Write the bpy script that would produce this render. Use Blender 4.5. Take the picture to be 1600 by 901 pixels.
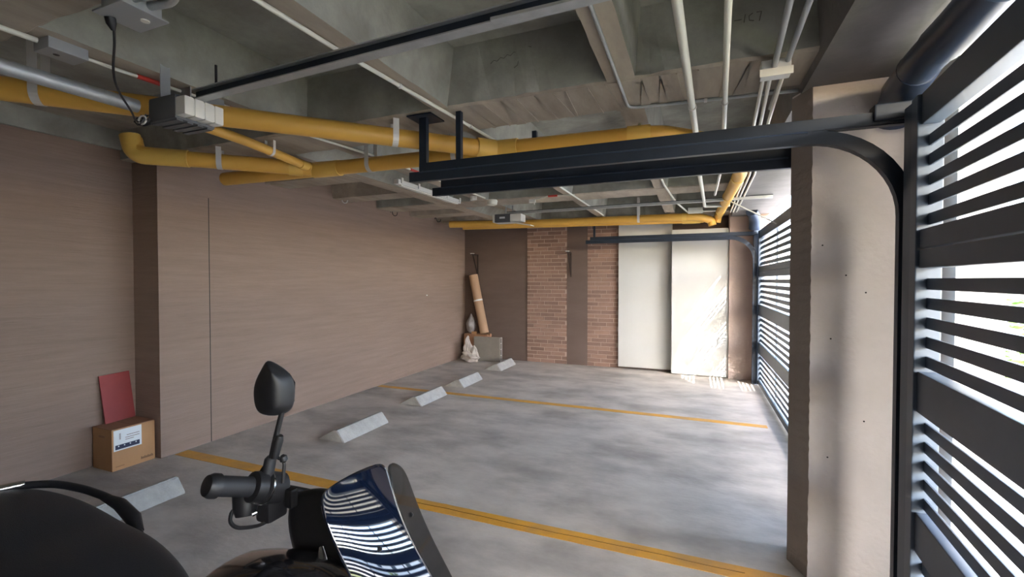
import bpy, bmesh, math, random
from mathutils import Vector, Matrix
random.seed(7)
for o in list(bpy.data.objects): bpy.data.objects.remove(o)
SC = bpy.context.scene
COL = SC.collection
PI = math.pi

# ------------------------------------------------------------------ camera
cam = bpy.data.cameras.new('camera')
camo = bpy.data.objects.new('camera', cam); COL.objects.link(camo)
cam.sensor_fit = 'HORIZONTAL'; cam.sensor_width = 36.0
cam.lens = 36.0*710/1600
cam.clip_start = 0.02; cam.clip_end = 200
camo.location = (0, 0, 1.5)
camo.rotation_euler = (PI/2-math.radians(1.09), 0, math.atan(285/710))
SC.camera = camo
# ------------------------------------------------------------------ sky
W = bpy.data.worlds.new('sky'); SC.world = W; W.use_nodes = True
wn = W.node_tree.nodes; wl = W.node_tree.links
bg = wn['Background']
sky = wn.new('ShaderNodeTexSky'); sky.sky_type = 'NISHITA'; sky.sun_disc = False
sky.sun_elevation = math.radians(43); sky.sun_rotation = math.radians(137.7)
sky.air_density = 1.0; sky.dust_density = 3.0; sky.ozone_density = 1.5
tint = wn.new('ShaderNodeMix'); tint.data_type = 'RGBA'; tint.blend_type = 'MULTIPLY'; tint.inputs[0].default_value = 1
tint.inputs[7].default_value = (.99, .985, .99, 1)
wl.new(sky.outputs[0], tint.inputs[6]); wl.new(tint.outputs[2], bg.inputs[0]); bg.inputs[1].default_value = 0.85
# ------------------------------------------------------------------ sun
sun = bpy.data.lights.new('sun', 'SUN'); sun.energy = 4.5; sun.angle = 0.016; sun.color = (1.0, 0.97, 0.93)
suno = bpy.data.objects.new('sun', sun); COL.objects.link(suno)
suno.rotation_euler = Vector((-1, 1.1, -1.40)).to_track_quat('-Z', 'Y').to_euler()
# ------------------------------------------------------------------ exposure
SC.view_settings.view_transform = 'Standard'; SC.view_settings.look = 'None'
SC.view_settings.exposure = 2.72; SC.view_settings.gamma = 1.0; SC.view_settings.use_curve_mapping = False

# ================================================================== materials
def mat(name, col, rough=0.6, metal=0.0, var=None, scale=6.0, stretch=(1, 1, 1), bump=0.0, bscale=40, spec=0.5,
        coat=0.0, rnd=0.0, var2=None, scale2=1.2, amt2=0.6, rvar=0.0):
    """principled material; var = second colour mixed in by noise, var2 = large-scale stains"""
    m = bpy.data.materials.new(name); m.use_nodes = True
    n = m.node_tree.nodes; l = m.node_tree.links
    b = n['Principled BSDF']
    b.inputs['Base Color'].default_value = (*col, 1); b.inputs['Roughness'].default_value = rough
    b.inputs['Metallic'].default_value = metal; b.inputs['Specular IOR Level'].default_value = spec
    if coat: b.inputs['Coat Weight'].default_value = coat; b.inputs['Coat Roughness'].default_value = 0.04
    t = n.new('ShaderNodeTexCoord'); mp = n.new('ShaderNodeMapping'); mp.inputs['Scale'].default_value = stretch
    g = n.new('ShaderNodeNewGeometry'); l.new(g.outputs['Position'], mp.inputs[0])
    out = None
    if var:
        nz = n.new('ShaderNodeTexNoise'); nz.inputs['Scale'].default_value = scale; nz.inputs['Detail'].default_value = 8
        nz.inputs['Roughness'].default_value = 0.65
        l.new(mp.outputs[0], nz.inputs['Vector'])
        r = n.new('ShaderNodeValToRGB'); r.color_ramp.elements[0].position = .32; r.color_ramp.elements[1].position = .7
        l.new(nz.outputs[0], r.inputs[0])
        mx = n.new('ShaderNodeMix'); mx.data_type = 'RGBA'
        mx.inputs[6].default_value = (*col, 1); mx.inputs[7].default_value = (*var, 1)
        l.new(r.outputs[0], mx.inputs[0]); out = mx.outputs[2]
        if rvar:
            mr = n.new('ShaderNodeMapRange'); mr.inputs[3].default_value = rough-rvar; mr.inputs[4].default_value = rough+rvar
            l.new(nz.outputs[0], mr.inputs[0]); l.new(mr.outputs[0], b.inputs['Roughness'])
    if var2:
        nz2 = n.new('ShaderNodeTexNoise'); nz2.inputs['Scale'].default_value = scale2; nz2.inputs['Detail'].default_value = 5
        l.new(mp.outputs[0], nz2.inputs['Vector'])
        r2 = n.new('ShaderNodeValToRGB'); r2.color_ramp.elements[0].position = .45; r2.color_ramp.elements[1].position = .75
        r2.color_ramp.elements[1].color = (amt2, amt2, amt2, 1)
        l.new(nz2.outputs[0], r2.inputs[0])
        mx2 = n.new('ShaderNodeMix'); mx2.data_type = 'RGBA'; mx2.inputs[6].default_value = (*col, 1)
        if out: l.new(out, mx2.inputs[6])
        mx2.inputs[7].default_value = (*var2, 1); l.new(r2.outputs[0], mx2.inputs[0]); out = mx2.outputs[2]
    if rnd:
        oi = n.new('ShaderNodeObjectInfo'); hs = n.new('ShaderNodeHueSaturation')
        mr2 = n.new('ShaderNodeMapRange'); mr2.inputs[3].default_value = 1-rnd; mr2.inputs[4].default_value = 1+rnd
        l.new(oi.outputs['Random'], mr2.inputs[0]); l.new(mr2.outputs[0], hs.inputs['Value'])
        hs.inputs['Color'].default_value = (*col, 1)
        if out: l.new(out, hs.inputs['Color'])
        out = hs.outputs[0]
    if out: l.new(out, b.inputs['Base Color'])
    if bump:
        nb = n.new('ShaderNodeTexNoise'); nb.inputs['Scale'].default_value = bscale; nb.inputs['Detail'].default_value = 6
        l.new(mp.outputs[0], nb.inputs['Vector'])
        bp = n.new('ShaderNodeBump'); bp.inputs['Strength'].default_value = bump; bp.inputs['Distance'].default_value = 0.01
        l.new(nb.outputs[0], bp.inputs['Height']); l.new(bp.outputs[0], b.inputs['Normal'])
    return m

M = {}
M['floor'] = mat('floor_concrete', (.55, .51, .455), .6, var=(.37, .338, .298), scale=2.6, stretch=(.8, 1.3, 1), bump=.25, bscale=30, var2=(.17, .155, .14), scale2=1.3, amt2=.62, rvar=.12)
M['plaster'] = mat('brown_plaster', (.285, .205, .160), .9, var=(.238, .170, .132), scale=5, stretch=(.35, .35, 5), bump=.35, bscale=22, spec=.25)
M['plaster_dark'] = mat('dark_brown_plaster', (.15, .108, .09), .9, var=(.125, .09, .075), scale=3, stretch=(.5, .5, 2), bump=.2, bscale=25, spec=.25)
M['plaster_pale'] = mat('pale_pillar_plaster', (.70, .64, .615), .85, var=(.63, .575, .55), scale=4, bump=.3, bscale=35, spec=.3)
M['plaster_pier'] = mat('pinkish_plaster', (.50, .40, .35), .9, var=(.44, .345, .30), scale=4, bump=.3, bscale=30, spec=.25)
M['plaster_pillar_shade'] = mat('shaded_pillar_plaster', (.33, .285, .255), .9, var=(.29, .25, .225), scale=6, bump=.4, bscale=45, spec=.25)  # pillar plaster darkened to carry the shade of its inward side
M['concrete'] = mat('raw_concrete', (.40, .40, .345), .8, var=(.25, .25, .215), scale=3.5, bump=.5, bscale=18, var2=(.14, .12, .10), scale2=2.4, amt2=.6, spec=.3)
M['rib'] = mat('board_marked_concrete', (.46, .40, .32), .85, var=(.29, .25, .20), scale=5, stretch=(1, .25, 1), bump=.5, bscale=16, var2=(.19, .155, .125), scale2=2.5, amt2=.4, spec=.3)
M['dark_rib'] = mat('dark_concrete', (.20, .185, .175), .85, var=(.15, .138, .13), scale=5, bump=.4, bscale=16)  # darker concrete tone for the gate beam
M['stop'] = mat('cast_concrete', (.42, .41, .38), .85, var=(.32, .315, .29), scale=14, bump=.5, bscale=60)
M['yellow_line'] = mat('yellow_floor_paint', (.70, .36, .045), .55, var=(.60, .29, .035), scale=9, bump=.2, bscale=40, var2=(.40, .25, .10), scale2=6, amt2=.6)
M['seam'] = mat('dark_seam', (.19, .09, .015), .8)
M['brick'] = mat('brown_brick', (.28, .18, .14), .85, var=(.235, .145, .112), scale=12, bump=.3, bscale=60, rnd=.22, spec=.25)
M['mortar'] = mat('pale_mortar', (.46, .34, .275), .9, var=(.40, .295, .24), scale=10, bump=.3, bscale=60)
M['white_panel'] = mat('white_door_paint', (.55, .555, .535), .45, var=(.525, .53, .51), scale=2)
M['navy'] = mat('navy_gate_paint', (.058, .080, .112), .42, var=(.047, .066, .094), scale=8)
M['track'] = mat('black_track_paint', (.011, .017, .028), .42, var=(.016, .023, .037), spec=.35, scale=10)
M['bigpipe'] = mat('navy_pipe_paint', (.022, .034, .062), .35)
M['yellow_pvc'] = mat('yellow_pvc', (.70, .40, .075), .42, var=(.66, .37, .068), scale=4)
M['yellow_fit'] = mat('light_yellow_pvc', (.72, .46, .10), .42)
M['white_pvc'] = mat('white_pvc', (.72, .71, .62), .5)
M['steel'] = mat('galvanised_steel', (.48, .50, .50), .45, metal=.6, var=(.38, .40, .40), scale=12)
M['strap'] = mat('strap_steel', (.66, .64, .60), .45, metal=.2)
M['grey_box'] = mat('grey_metal_box', (.36, .37, .37), .5, metal=.3)
M['red'] = mat('red_tape', (.55, .045, .03), .5)
M['grey_plastic'] = mat('dark_grey_plastic', (.085, .09, .095), .5)
M['off_white'] = mat('off_white_plastic', (.66, .655, .60), .45)
M['black'] = mat('black_plastic', (.012, .012, .014), .45)
M['black_matte'] = mat('black_rubber', (.016, .016, .019), .6)
M['gloss_black'] = mat('gloss_black_paint', (.010, .010, .013), .18, coat=.6)
M['vinyl'] = mat('black_vinyl', (.020, .021, .025), .55, bump=.15, bscale=400)
M['chrome'] = mat('bright_metal', (.75, .76, .78), .2, metal=1)
M['visor'] = mat('navy_visor', (.003, .006, .016), .04, coat=1.0, spec=.8)
M['glass_black'] = mat('mirror_glass', (.5, .5, .5), .02, metal=1)
M['card'] = mat('cardboard', (.42, .225, .10), .8, var=(.38, .20, .09), scale=6, stretch=(1, 1, .4))
M['card_dark'] = mat('brown_card', (.30, .155, .085), .8)
M['card_tube'] = mat('kraft_roll', (.42, .27, .165), .8, var=(.38, .24, .15), scale=6)
M['paper'] = mat('white_label_paper', (.66, .68, .68), .6)
M['ink'] = mat('navy_ink', (.02, .025, .06), .6)
M['ink_brown'] = mat('brown_ink', (.14, .07, .035), .7)
M['red_board'] = mat('red_board', (.27, .030, .026), .6, var=(.23, .026, .024), scale=8)
M['bag'] = mat('white_sack', (.55, .50, .45), .75, var=(.46, .42, .38), scale=14)
M['bag_grey'] = mat('clear_grey_bag', (.30, .29, .30), .3, var=(.20, .17, .16), scale=16)
M['clay'] = mat('grey_clay_block', (.255, .23, .195), .9, var=(.22, .195, .165), scale=8)
M['clay_end'] = mat('pale_clay_end', (.46, .42, .37), .9)
M['hole'] = mat('dark_hollow', (.03, .026, .022), .95)
M['rust'] = mat('rusty_steel', (.035, .022, .018), .7)
M['ground'] = mat('outdoor_paving', (.38, .37, .35), .9, var=(.32, .31, .29), scale=3)
M['grass'] = mat('lawn', (.13, .17, .05), .9, var=(.20, .22, .08), scale=20)
M['leaf'] = mat('leaf', (.14, .24, .05), .6, rnd=.25)
M['facade'] = mat('pale_render', (.72, .70, .66), .9)
M['pane'] = mat('dark_glass', (.05, .07, .08), .08)
M['black_paint'] = mat('marker_black', (.13, .12, .105), .8)

# visor side wrap: smoked see-through acrylic
m = bpy.data.materials.new('smoked_acrylic'); m.use_nodes = True
n = m.node_tree.nodes; l = m.node_tree.links
b = n['Principled BSDF']; b.inputs['Base Color'].default_value = (.02, .022, .025, 1); b.inputs['Roughness'].default_value = .05
tr = n.new('ShaderNodeBsdfTransparent'); tr.inputs[0].default_value = (.42, .41, .40, 1)
ms = n.new('ShaderNodeMixShader'); ms.inputs[0].default_value = .25
l.new(tr.outputs[0], ms.inputs[1]); l.new(b.outputs[0], ms.inputs[2]); l.new(ms.outputs[0], n['Material Output'].inputs[0])
M['smoke'] = m

# ================================================================== helpers
def BM(): return bmesh.new()
def add_box(bm, x0, x1, y0, y1, z0, z1, bev=0.0):
    r = bmesh.ops.create_cube(bm, size=1.0)
    vs = r['verts']
    for v in vs:
        v.co = Vector(((x0+x1)/2+v.co.x*(x1-x0), (y0+y1)/2+v.co.y*(y1-y0), (z0+z1)/2+v.co.z*(z1-z0)))
    if bev:
        es = list({e for v in vs for e in v.link_edges})
        bmesh.ops.bevel(bm, geom=es, offset=bev, segments=2, profile=.6, affect='EDGES')
    return bm
def bx(x0, x1, y0, y1, z0, z1, bev=0.0): return add_box(BM(), x0, x1, y0, y1, z0, z1, bev)
def prism(pts, axis, a, b, bm=None):
    """closed outline pts (2-D) extruded along axis from a to b"""
    bm = bm or BM()
    def mk(p, t):
        if axis == 'x': return (t, p[0], p[1])
        if axis == 'y': return (p[0], t, p[1])
        return (p[0], p[1], t)
    A = [bm.verts.new(mk(p, a)) for p in pts]; B = [bm.verts.new(mk(p, b)) for p in pts]
    k = len(pts)
    bm.faces.new(A); bm.faces.new(list(reversed(B)))
    for i in range(k): bm.faces.new((A[i], B[i], B[(i+1) % k], A[(i+1) % k]))
    bmesh.ops.recalc_face_normals(bm, faces=bm.faces)
    return bm
def fillet(pts, r, n=6):
    P = [Vector(p) for p in pts]; out = [P[0]]
    for i in range(1, len(P)-1):
        a, c, b_ = P[i-1], P[i], P[i+1]
        d1 = (a-c); d2 = (b_-c); rr = min(r, d1.length*.48, d2.length*.48)
        p1 = c+d1.normalized()*rr; p2 = c+d2.normalized()*rr
        for k in range(n+1):
            t = k/n; out.append(p1*(1-t)**2+c*2*t*(1-t)+p2*t*t)
    out.append(P[-1]); return out
def tube(pts, r, seg=10, bm=None, cap=True, rs=None, flat=None):
    """swept round tube; rs = radius per point; flat = (w, h) for a rectangular section"""
    bm = bm or BM(); P = [Vector(p) for p in pts]; rings = []
    up = Vector((0, 0, 1)); prev = None
    for i, p in enumerate(P):
        t = (P[min(i+1, len(P)-1)]-P[max(i-1, 0)]).normalized()
        if prev is None:
            ref = up if abs(t.z) < .9 else Vector((0, 1, 0))
            u = t.cross(ref).normalized()
        else:
            u = (prev-t*prev.dot(t)).normalized()
        v = u.cross(t).normalized(); prev = u
        R = rs[i] if rs else r
        if flat:
            w, h = flat
            ring = [bm.verts.new(p+u*a*w/2+v*c*h/2) for a, c in ((1, 1), (-1, 1), (-1, -1), (1, -1))]
        else:
            ring = [bm.verts.new(p+(u*math.cos(2*PI*k/seg)+v*math.sin(2*PI*k/seg))*R) for k in range(seg)]
        rings.append(ring)
    k = len(rings[0])
    for i in range(len(rings)-1):
        for j in range(k):
            bm.faces.new((rings[i][j], rings[i][(j+1) % k], rings[i+1][(j+1) % k], rings[i+1][j]))
    if cap: bm.faces.new(list(reversed(rings[0]))); bm.faces.new(rings[-1])
    bmesh.ops.recalc_face_normals(bm, faces=bm.faces)
    return bm
def loft(rings, bm=None, cap=True):
    bm = bm or BM(); R = [[bm.verts.new(p) for p in ring] for ring in rings]; k = len(R[0])
    for i in range(len(R)-1):
        for j in range(k): bm.faces.new((R[i][j], R[i][(j+1) % k], R[i+1][(j+1) % k], R[i+1][j]))
    if cap: bm.faces.new(list(reversed(R[0]))); bm.faces.new(R[-1])
    bmesh.ops.recalc_face_normals(bm, faces=bm.faces)
    return bm
def worldloc(o):
    v = Vector(o.location)
    while o.parent: o = o.parent; v = v+Vector(o.location)
    return v
def obj(name, bm, m, parent=None, smooth=False, local=False, loc=None):
    """link a bmesh (world coordinates unless local) as ONE mesh object under parent"""
    me = bpy.data.meshes.new(name); bm.to_mesh(me); bm.free()
    for mm in (m if isinstance(m, (list, tuple)) else [m]): me.materials.append(M[mm])
    o = bpy.data.objects.new(name, me); COL.objects.link(o)
    if parent:
        o.parent = parent
        if not local: me.transform(Matrix.Translation(-worldloc(parent)))
    elif loc is not None:
        o.location = loc
        if not local: me.transform(Matrix.Translation(-Vector(loc)))
    if smooth:
        for p in me.polygons: p.use_smooth = True
        try: me.set_sharp_from_angle(angle=math.radians(40))
        except Exception: pass
    return o
def thing(name, label, cat, loc=(0, 0, 0), group=None):
    o = bpy.data.objects.new(name, None); COL.objects.link(o); o.location = loc; o.empty_display_size = .1
    return tag(o, label, cat, group)
def tag(o, label, cat, group=None):
    o['label'] = label; o['category'] = cat
    if group: o['group'] = group
    return o
def struct(name, bm, m):
    o = obj(name, bm, m); o['kind'] = 'structure'; return o
def piece(name, me, parent, loc, rot=(0, 0, 0)):
    o = bpy.data.objects.new(name, me); COL.objects.link(o); o.parent = parent; o.location = loc; o.rotation_euler = rot; return o
def ring(axis_p, axis_d, r, w, t=0.003, seg=16):
    """short band (collar) round a pipe"""
    d = Vector(axis_d).normalized(); c = Vector(axis_p)
    return tube([c-d*w/2, c+d*w/2], r, seg)
def subd(o, lv=2):
    s = o.modifiers.new('subd', 'SUBSURF'); s.levels = lv; s.render_levels = lv
    for p in o.data.polygons: p.use_smooth = True
    return o

# ================================================================== SETTING
floor = struct('floor', bx(-4.9, 1.0, -3.0, 8.2, -.12, 0), 'floor')
for (y0, y1, nm) in ((2.515, 2.628, 'nearer'), (5.20, 5.295, 'farther')):
    p = obj('painted_line', bx(-4.13, .70, y0, y1, 0, .002), 'yellow_line', floor)
    p['label'] = 'yellow painted bay line across the floor, the %s of the two' % nm
pts = [(-1.75+.125*i, 2.575+random.uniform(-.004, .004)+.004*math.sin(i*.7), .0022) for i in range(17)]
s = obj('seam', tube(pts, .0025, 4), 'seam', floor); s['label'] = 'thin dark crack along the nearer yellow line'

# left wall with its step, rear wall, back wall
wall_left = struct('wall_left', prism([(-4.15, 2.42), (-4.15, 8.2), (-4.8, 8.2), (-4.8, 2.42)], 'z', 0, 2.83), 'plaster')
obj('joint', bx(-4.1515, -4.149, 2.846, 2.853, .0, 2.25), 'hole', wall_left)
wall_recess = struct('wall_left_recess', bx(-4.8, -4.485, -3.0, 2.42, 0, 2.83), 'plaster')
struct('wall_right_light_block', bx(.45, 1.0, -3.0, -.90, 0, 2.46), 'plaster')  # unseen wall, added to keep light off the near left wall
struct('wall_rear', bx(-4.9, 1.3, -3.2, -3.0, 0, 2.83), 'plaster')
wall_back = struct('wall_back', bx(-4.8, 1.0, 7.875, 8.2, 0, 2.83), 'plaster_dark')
obj('pier', bx(.487, 1.0, 7.60, 7.874, 0, 2.83), 'plaster_pier', wall_back)
obj('pier_return', bx(.80, 1.0, 7.425, 7.60, 0, 2.83), 'plaster', wall_back)
obj('plaster_strip', bx(-2.10, -1.735, 7.855, 7.874, 0, 2.83), 'plaster_dark', wall_back)
# two brick strips laid brick by brick on a mortar bed
bl, bh, bp = .252, .056, .0698
cache = {}
def brick_mesh(w):
    k = round(w, 3)
    if k not in cache:
        bm = bx(-w/2, w/2, -.006, .008, -bh/2, bh/2, .0025); me = bpy.data.meshes.new('brick'); bm.to_mesh(me); bm.free()
        me.materials.append(M['brick']); cache[k] = me
    return cache[k]
for (xa, xb) in ((-2.854, -2.103), (-1.735, -1.2)):
    obj('mortar_bed', bx(xa, xb, 7.864, 7.874, 0, 2.5), 'mortar', wall_back)
    row = 0; z = .005+bh/2
    while z < 2.46:
        off = (0, -.13, -.065, -.195)[row % 4] if xa < -2 else (-.13, -.02, -.19, -.07)[row % 4]
        x = xa+off
        while x < xb-.02:
            a = max(x, xa+.002); b_ = min(x+bl, xb-.002)
            if b_-a > .03:
                w = round((b_-a)/.005)*.005
                piece('brick', brick_mesh(w), wall_back, ((a+b_)/2, 7.861+random.uniform(-.002, .002), z))
            x += bl+.0125
        z += bp; row += 1
# white doors
door1 = struct('door_1', bx(-.335, .484, 7.64, 7.874, 0.012, 2.29, .004), 'white_panel')
h = obj('door_handle', tube(fillet([(.37, 7.64, .61), (.37, 7.60, .61), (.37, 7.598, .505)], .02), .008, 8), 'steel', door1, True)
h['label'] = 'steel lever handle'
obj('lock_slot', bx(.375, .452, 7.634, 7.641, .607, .613), 'grey_plastic', door1)
obj('leaf_gap', bx(-.335, .484, 7.70, 7.87, 0, .012), 'hole', door1)
door2 = struct('door_2', bx(-1.193, -.336, 7.80, 7.874, .035, 2.42, .004), 'white_panel')

# ceiling slab with its beams and joists
ceil = struct('ceiling', bx(-4.9, 1.0, -3.0, 8.2, 2.83, 3.05), 'concrete')
BB = 2.5
def beam(name, sec, axis, a, b_, parent, seg, jit):
    """cast beam: outline sec swept along axis with slightly broken edges; soffit board-marked, sides smooth"""
    bm = BM(); rings = []
    for i in range(seg+1):
        t = a+(b_-a)*i/seg; r = []
        for k, (p, z) in enumerate(sec):
            low = z < 2.8
            jp = random.uniform(-jit, jit) if low else 0; jz = random.uniform(0, jit*.7) if low else 0
            r.append((t, p+jp, z+jz) if axis == 'x' else (p+jp, t, z+jz))
        rings.append([Vector(q) for q in r])
    loft(rings, bm)
    o = obj(name, bm, ['concrete', 'rib'], parent)
    for f in o.data.polygons:
        if f.normal.z < -.6: f.material_index = 1
    return o
for (y0, y1) in ((-2.4, -1.95), (.55, 1.0), (2.335, 2.755), (5.235, 5.64), (7.35, 7.874)):
    beam('cross_beam', [(y0, BB+.008), (y0+.016, BB-.003), (y1-.016, BB-.003), (y1, BB+.008), (y1+.02, 2.83), (y0-.02, 2.83)], 'x', -4.48, .5, ceil, 70, .006)
for xc, w, sl in ((-3.08, .2, .22), (-2.49, .14, .03), (-1.39, .10, .05), (-.35, .135, .03)):
    y0 = 2.74 if xc < -3 else -3.0
    beam('joist', [(xc-w/2, BB+.002), (xc+w/2, BB+.002), (xc+w/2+sl, 2.83), (xc-w/2-.03, 2.83)], 'y', y0, 7.874, ceil, 110, .004)
for y0 in (3.45, 4.4, 6.05, 6.85):
    obj('rib', prism([(y0, BB+.001), (y0+.3, BB+.001), (y0+.36, 2.83), (y0-.06, 2.83)], 'x', -4.15, -3.1), 'rib', ceil)
obj('edge_beam', prism([(-4.5, 2.585), (-4.455, 2.585), (-4.455, 2.74), (-4.5, 2.74)], 'y', -3.0, 2.42), 'concrete', ceil)
obj('edge_ledge', bx(-4.485, -4.15, -3.0, 2.42, 2.74, 2.829), 'rib', ceil)
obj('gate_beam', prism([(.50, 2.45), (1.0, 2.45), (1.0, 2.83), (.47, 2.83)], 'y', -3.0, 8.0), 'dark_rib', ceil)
# board marks under the nearest cross beam
for i in range(16):
    x = -1.2+i*.094+random.uniform(-.02, .02)
    obj('board_mark', prism([(x, 2.352), (x+.006, 2.352), (x+.006+random.uniform(-.06, .03), 2.738), (x+random.uniform(-.05, .03), 2.738)], 'z', BB-.0065, BB-.003), 'rib', ceil)
def scribble(strokes, y):
    bm = BM()
    for st in strokes: tube([(x, y, z) for x, z in st], .0022, 5, bm)
    o = obj('pencil_mark', bm, 'black_paint', ceil); return o
scribble([[(.16, 2.68), (.19, 2.68)], [(.205, 2.70), (.20, 2.665)], [(.235, 2.70), (.22, 2.69), (.222, 2.67), (.24, 2.665)], [(.25, 2.70), (.27, 2.70), (.262, 2.66)]], 2.322)
scribble([[(-1.06+.02*i, 2.70+.012*(i % 2)+.004*i) for i in range(13)], [(-.92, 2.655), (-.90, 2.665), (-.895, 2.685)]], 2.322)

# ================================================================== PILLARS
pil = thing('pillar', 'plastered pillar between the two slatted gates, its face lit from the right', 'pillar', (.7, 2.75, 0))
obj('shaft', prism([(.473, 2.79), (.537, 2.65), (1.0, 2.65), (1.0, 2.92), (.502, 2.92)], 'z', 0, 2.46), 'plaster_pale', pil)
for px, pz in [(0.584, 1.67), (0.682, 1.522), (0.762, 1.439), (0.762, 0.819), (0.616, 0.624), (0.623, 1.211)]: obj('pit', tube([(px, 2.652, pz), (px, 2.648, pz)], .004, 7), 'hole', pil)
bm = BM()
nz = 90
A = []; B_ = []
for i in range(nz+1):
    z = 2.45*i/nz; j = random.uniform(-.003, .003)
    A.append(bm.verts.new((.4705, 2.792, z))); B_.append(bm.verts.new((.5355+j, 2.6465, z)))
for i in range(nz): bm.faces.new((A[i], B_[i], B_[i+1], A[i+1]))
obj('narrow_face', bm, 'plaster_pillar_shade', pil)  # shade of the side facing indoors is put into its colour
obj('jamb', bx(.95, 1.10, 2.30, 2.645, 0, 2.45), 'facade', pil)

# ================================================================== GATES
def gate(loc, rot, L, label, group):
    g = thing('slatted_gate', label, 'gate', loc, group); g.rotation_euler = (0, 0, rot)
    T = .04
    def part(name, bm, m='navy'): return obj(name, bm, m, g, local=True)
    for a, c in ((0, .10), (L-.10, L)): part('stile', bx(a-.03, c-.06, -T, T, .02, 2.2, .004))
    for (z0, z1) in ((2.084, 2.2), (1.619, 1.69), (1.544, 1.614), (.997, 1.152), (.462, .613), (.02, .08)):
        part('rail', bx(.04, L-.1, -T*.7, T*.7, z0, z1, .003))
    me = bpy.data.meshes.new('slat'); bm = bx(.02, L-.1, -.004, .004, -.0215, .0215, .0015); bm.to_mesh(me); bm.free(); me.materials.append(M['navy'])
    for (z0, z1) in ((1.69, 2.084), (1.152, 1.544), (.613, .997), (.08, .462)):
        H = z1-z0; p = (H-.005)/5.25
        for i in range(5):
            piece('slat', me, g, (0, 0, z1-.038-.0215-i*p))
    for s in ((L-.1)*.28, (L-.1)*.56, (L-.1)*.80):
        me2 = bx(s-.01, s+.01, .012, .03, .08, 2.084)
        part('mullion', me2)
    return g
near = gate((.82, 2.21, 0), math.atan2(-.997, -.0767), 3.1, 'near slatted navy gate at the right edge, before the pillar', 'slatted gates')
far = gate((.875, 7.28, 0), -PI/2, 4.35, 'far slatted navy gate seen beyond the pillar', 'slatted gates')
# gate tracks
def track(y, x_end, x_post, zt, label, posts, loc, straight=True, cross=None, zr=.33, floor_x=None):
    t = thing('gate_track', label, 'track', loc, 'black gate tracks')
    # channel: horizontal run, quarter bend, vertical drop
    pth = [(x_end, y, zt-.075)]
    cx = x_post-zr
    for k in range(13):
        a = PI/2*k/12; pth.append((cx+zr*math.sin(a), y, zt-.075-zr+zr*math.cos(a)))
    pth.append((x_post, y, .02))
    obj('curved_channel', tube(pth, .02, flat=(.045, .05)), 'track', t, True)
    lip = [(p[0], p[1]-.024, p[2]) for p in pth]
    obj('channel_lip', tube(lip, .02, flat=(.006, .058)), 'track', t, True)
    if straight:
        obj('top_angle', prism([(y-.024, zt-.046), (y-.018, zt-.046), (y-.018, zt), (y+.03, zt), (y+.03, zt+.005), (y-.024, zt+.005)], 'x', x_end+.07, x_post+.02), 'track', t)
        obj('top_web', bx(x_end+.07, x_post, y-.016, y+.02, zt-.05, zt-.004), 'track', t)
    obj('lip_highlight', tube([(x_end+.07, y-.027, zt-.05), (x_post-zr, y-.027, zt-.05)], .004, 8), 'bigpipe', t, True)  # lighter bead added to draw the highlight along the lip
    for (px, w) in posts:
        p = obj('hanger_post', bx(px-w/2, px+w/2, y-.015, y+.015, zt-.06, BB-.006), 'track', t)
    if cross: obj('ceiling_plate', bx(cross-.085, cross+.085, y-.06, y+.10, BB-.012, BB-.004), 'track', t)
    return t
track(2.40, -1.635, .822, 2.205, 'nearest black gate track with curved end, hung on two posts', [(-1.545, .05), (-1.30, .032)], (.822, 2.40, 0), True, -1.545, .36)
track(2.90, -1.78, .80, 2.215, 'lower black gate track close behind the nearest one, ending behind the pillar', [(-1.0, .03)], (.80, 2.90, 0), True)
track(7.32, -1.64, .80, 2.185, 'farthest black gate track before the brick strips and white doors', [(-1.505, .03)], (.80, 7.32, 0), True)
# posts the near gate closes against
pg = thing('gate_post', 'navy vertical post between the pillar and the near slatted gate', 'post', (.835, 2.31, 0))
obj('upright', bx(.795, .885, 2.262, 2.345, 0, 2.2, .004), 'navy', pg)
obj('guide_rib', bx(.808, .818, 2.262, 2.272, 0.0, 2.2, .002), 'track', pg)
obj('top_bracket', bx(.70, .86, 2.36, 2.43, 2.17, 2.24, .006), 'track', pg)
pf = thing('gate_post', 'navy vertical post at the far end of the far gate', 'post', (.83, 7.38, 0))
obj('upright', bx(.785, .865, 7.335, 7.42, 0, 2.45, .004), 'navy', pf)

# ================================================================== WHEEL STOPS
def stop(y0, y1, label, x=-2.97, z=.105, dx=0):
    bm = prism([(x, 0), (x-.085, z), (x-.125, z), (x-.32, 0)], 'y', y0, y1)
    bmesh.ops.bevel(bm, geom=[e for e in bm.edges], offset=.006, segments=2, affect='EDGES')
    o = obj('wheel_stop', bm, 'stop', loc=(x-.16, (y0+y1)/2, 0))
    o.rotation_euler.z = dx
    return tag(o, label, 'wheel stop', 'concrete wheel stops along the left wall')
stop(1.50, 2.09, 'grey concrete wheel stop partly hidden behind the motorcycle seat', -3.31)
stop(3.27, 3.93, 'grey concrete wheel stop just beyond the motorcycle mirror, second from the camera', -2.97)
stop(4.56, 5.17, 'grey concrete wheel stop just before the farther yellow line', -2.98)
stop(5.57, 6.18, 'grey concrete wheel stop just past the farther yellow line', -2.95)
stop(6.84, 7.50, 'farthest grey concrete wheel stop, beside the hollow clay block', -2.93)

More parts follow.
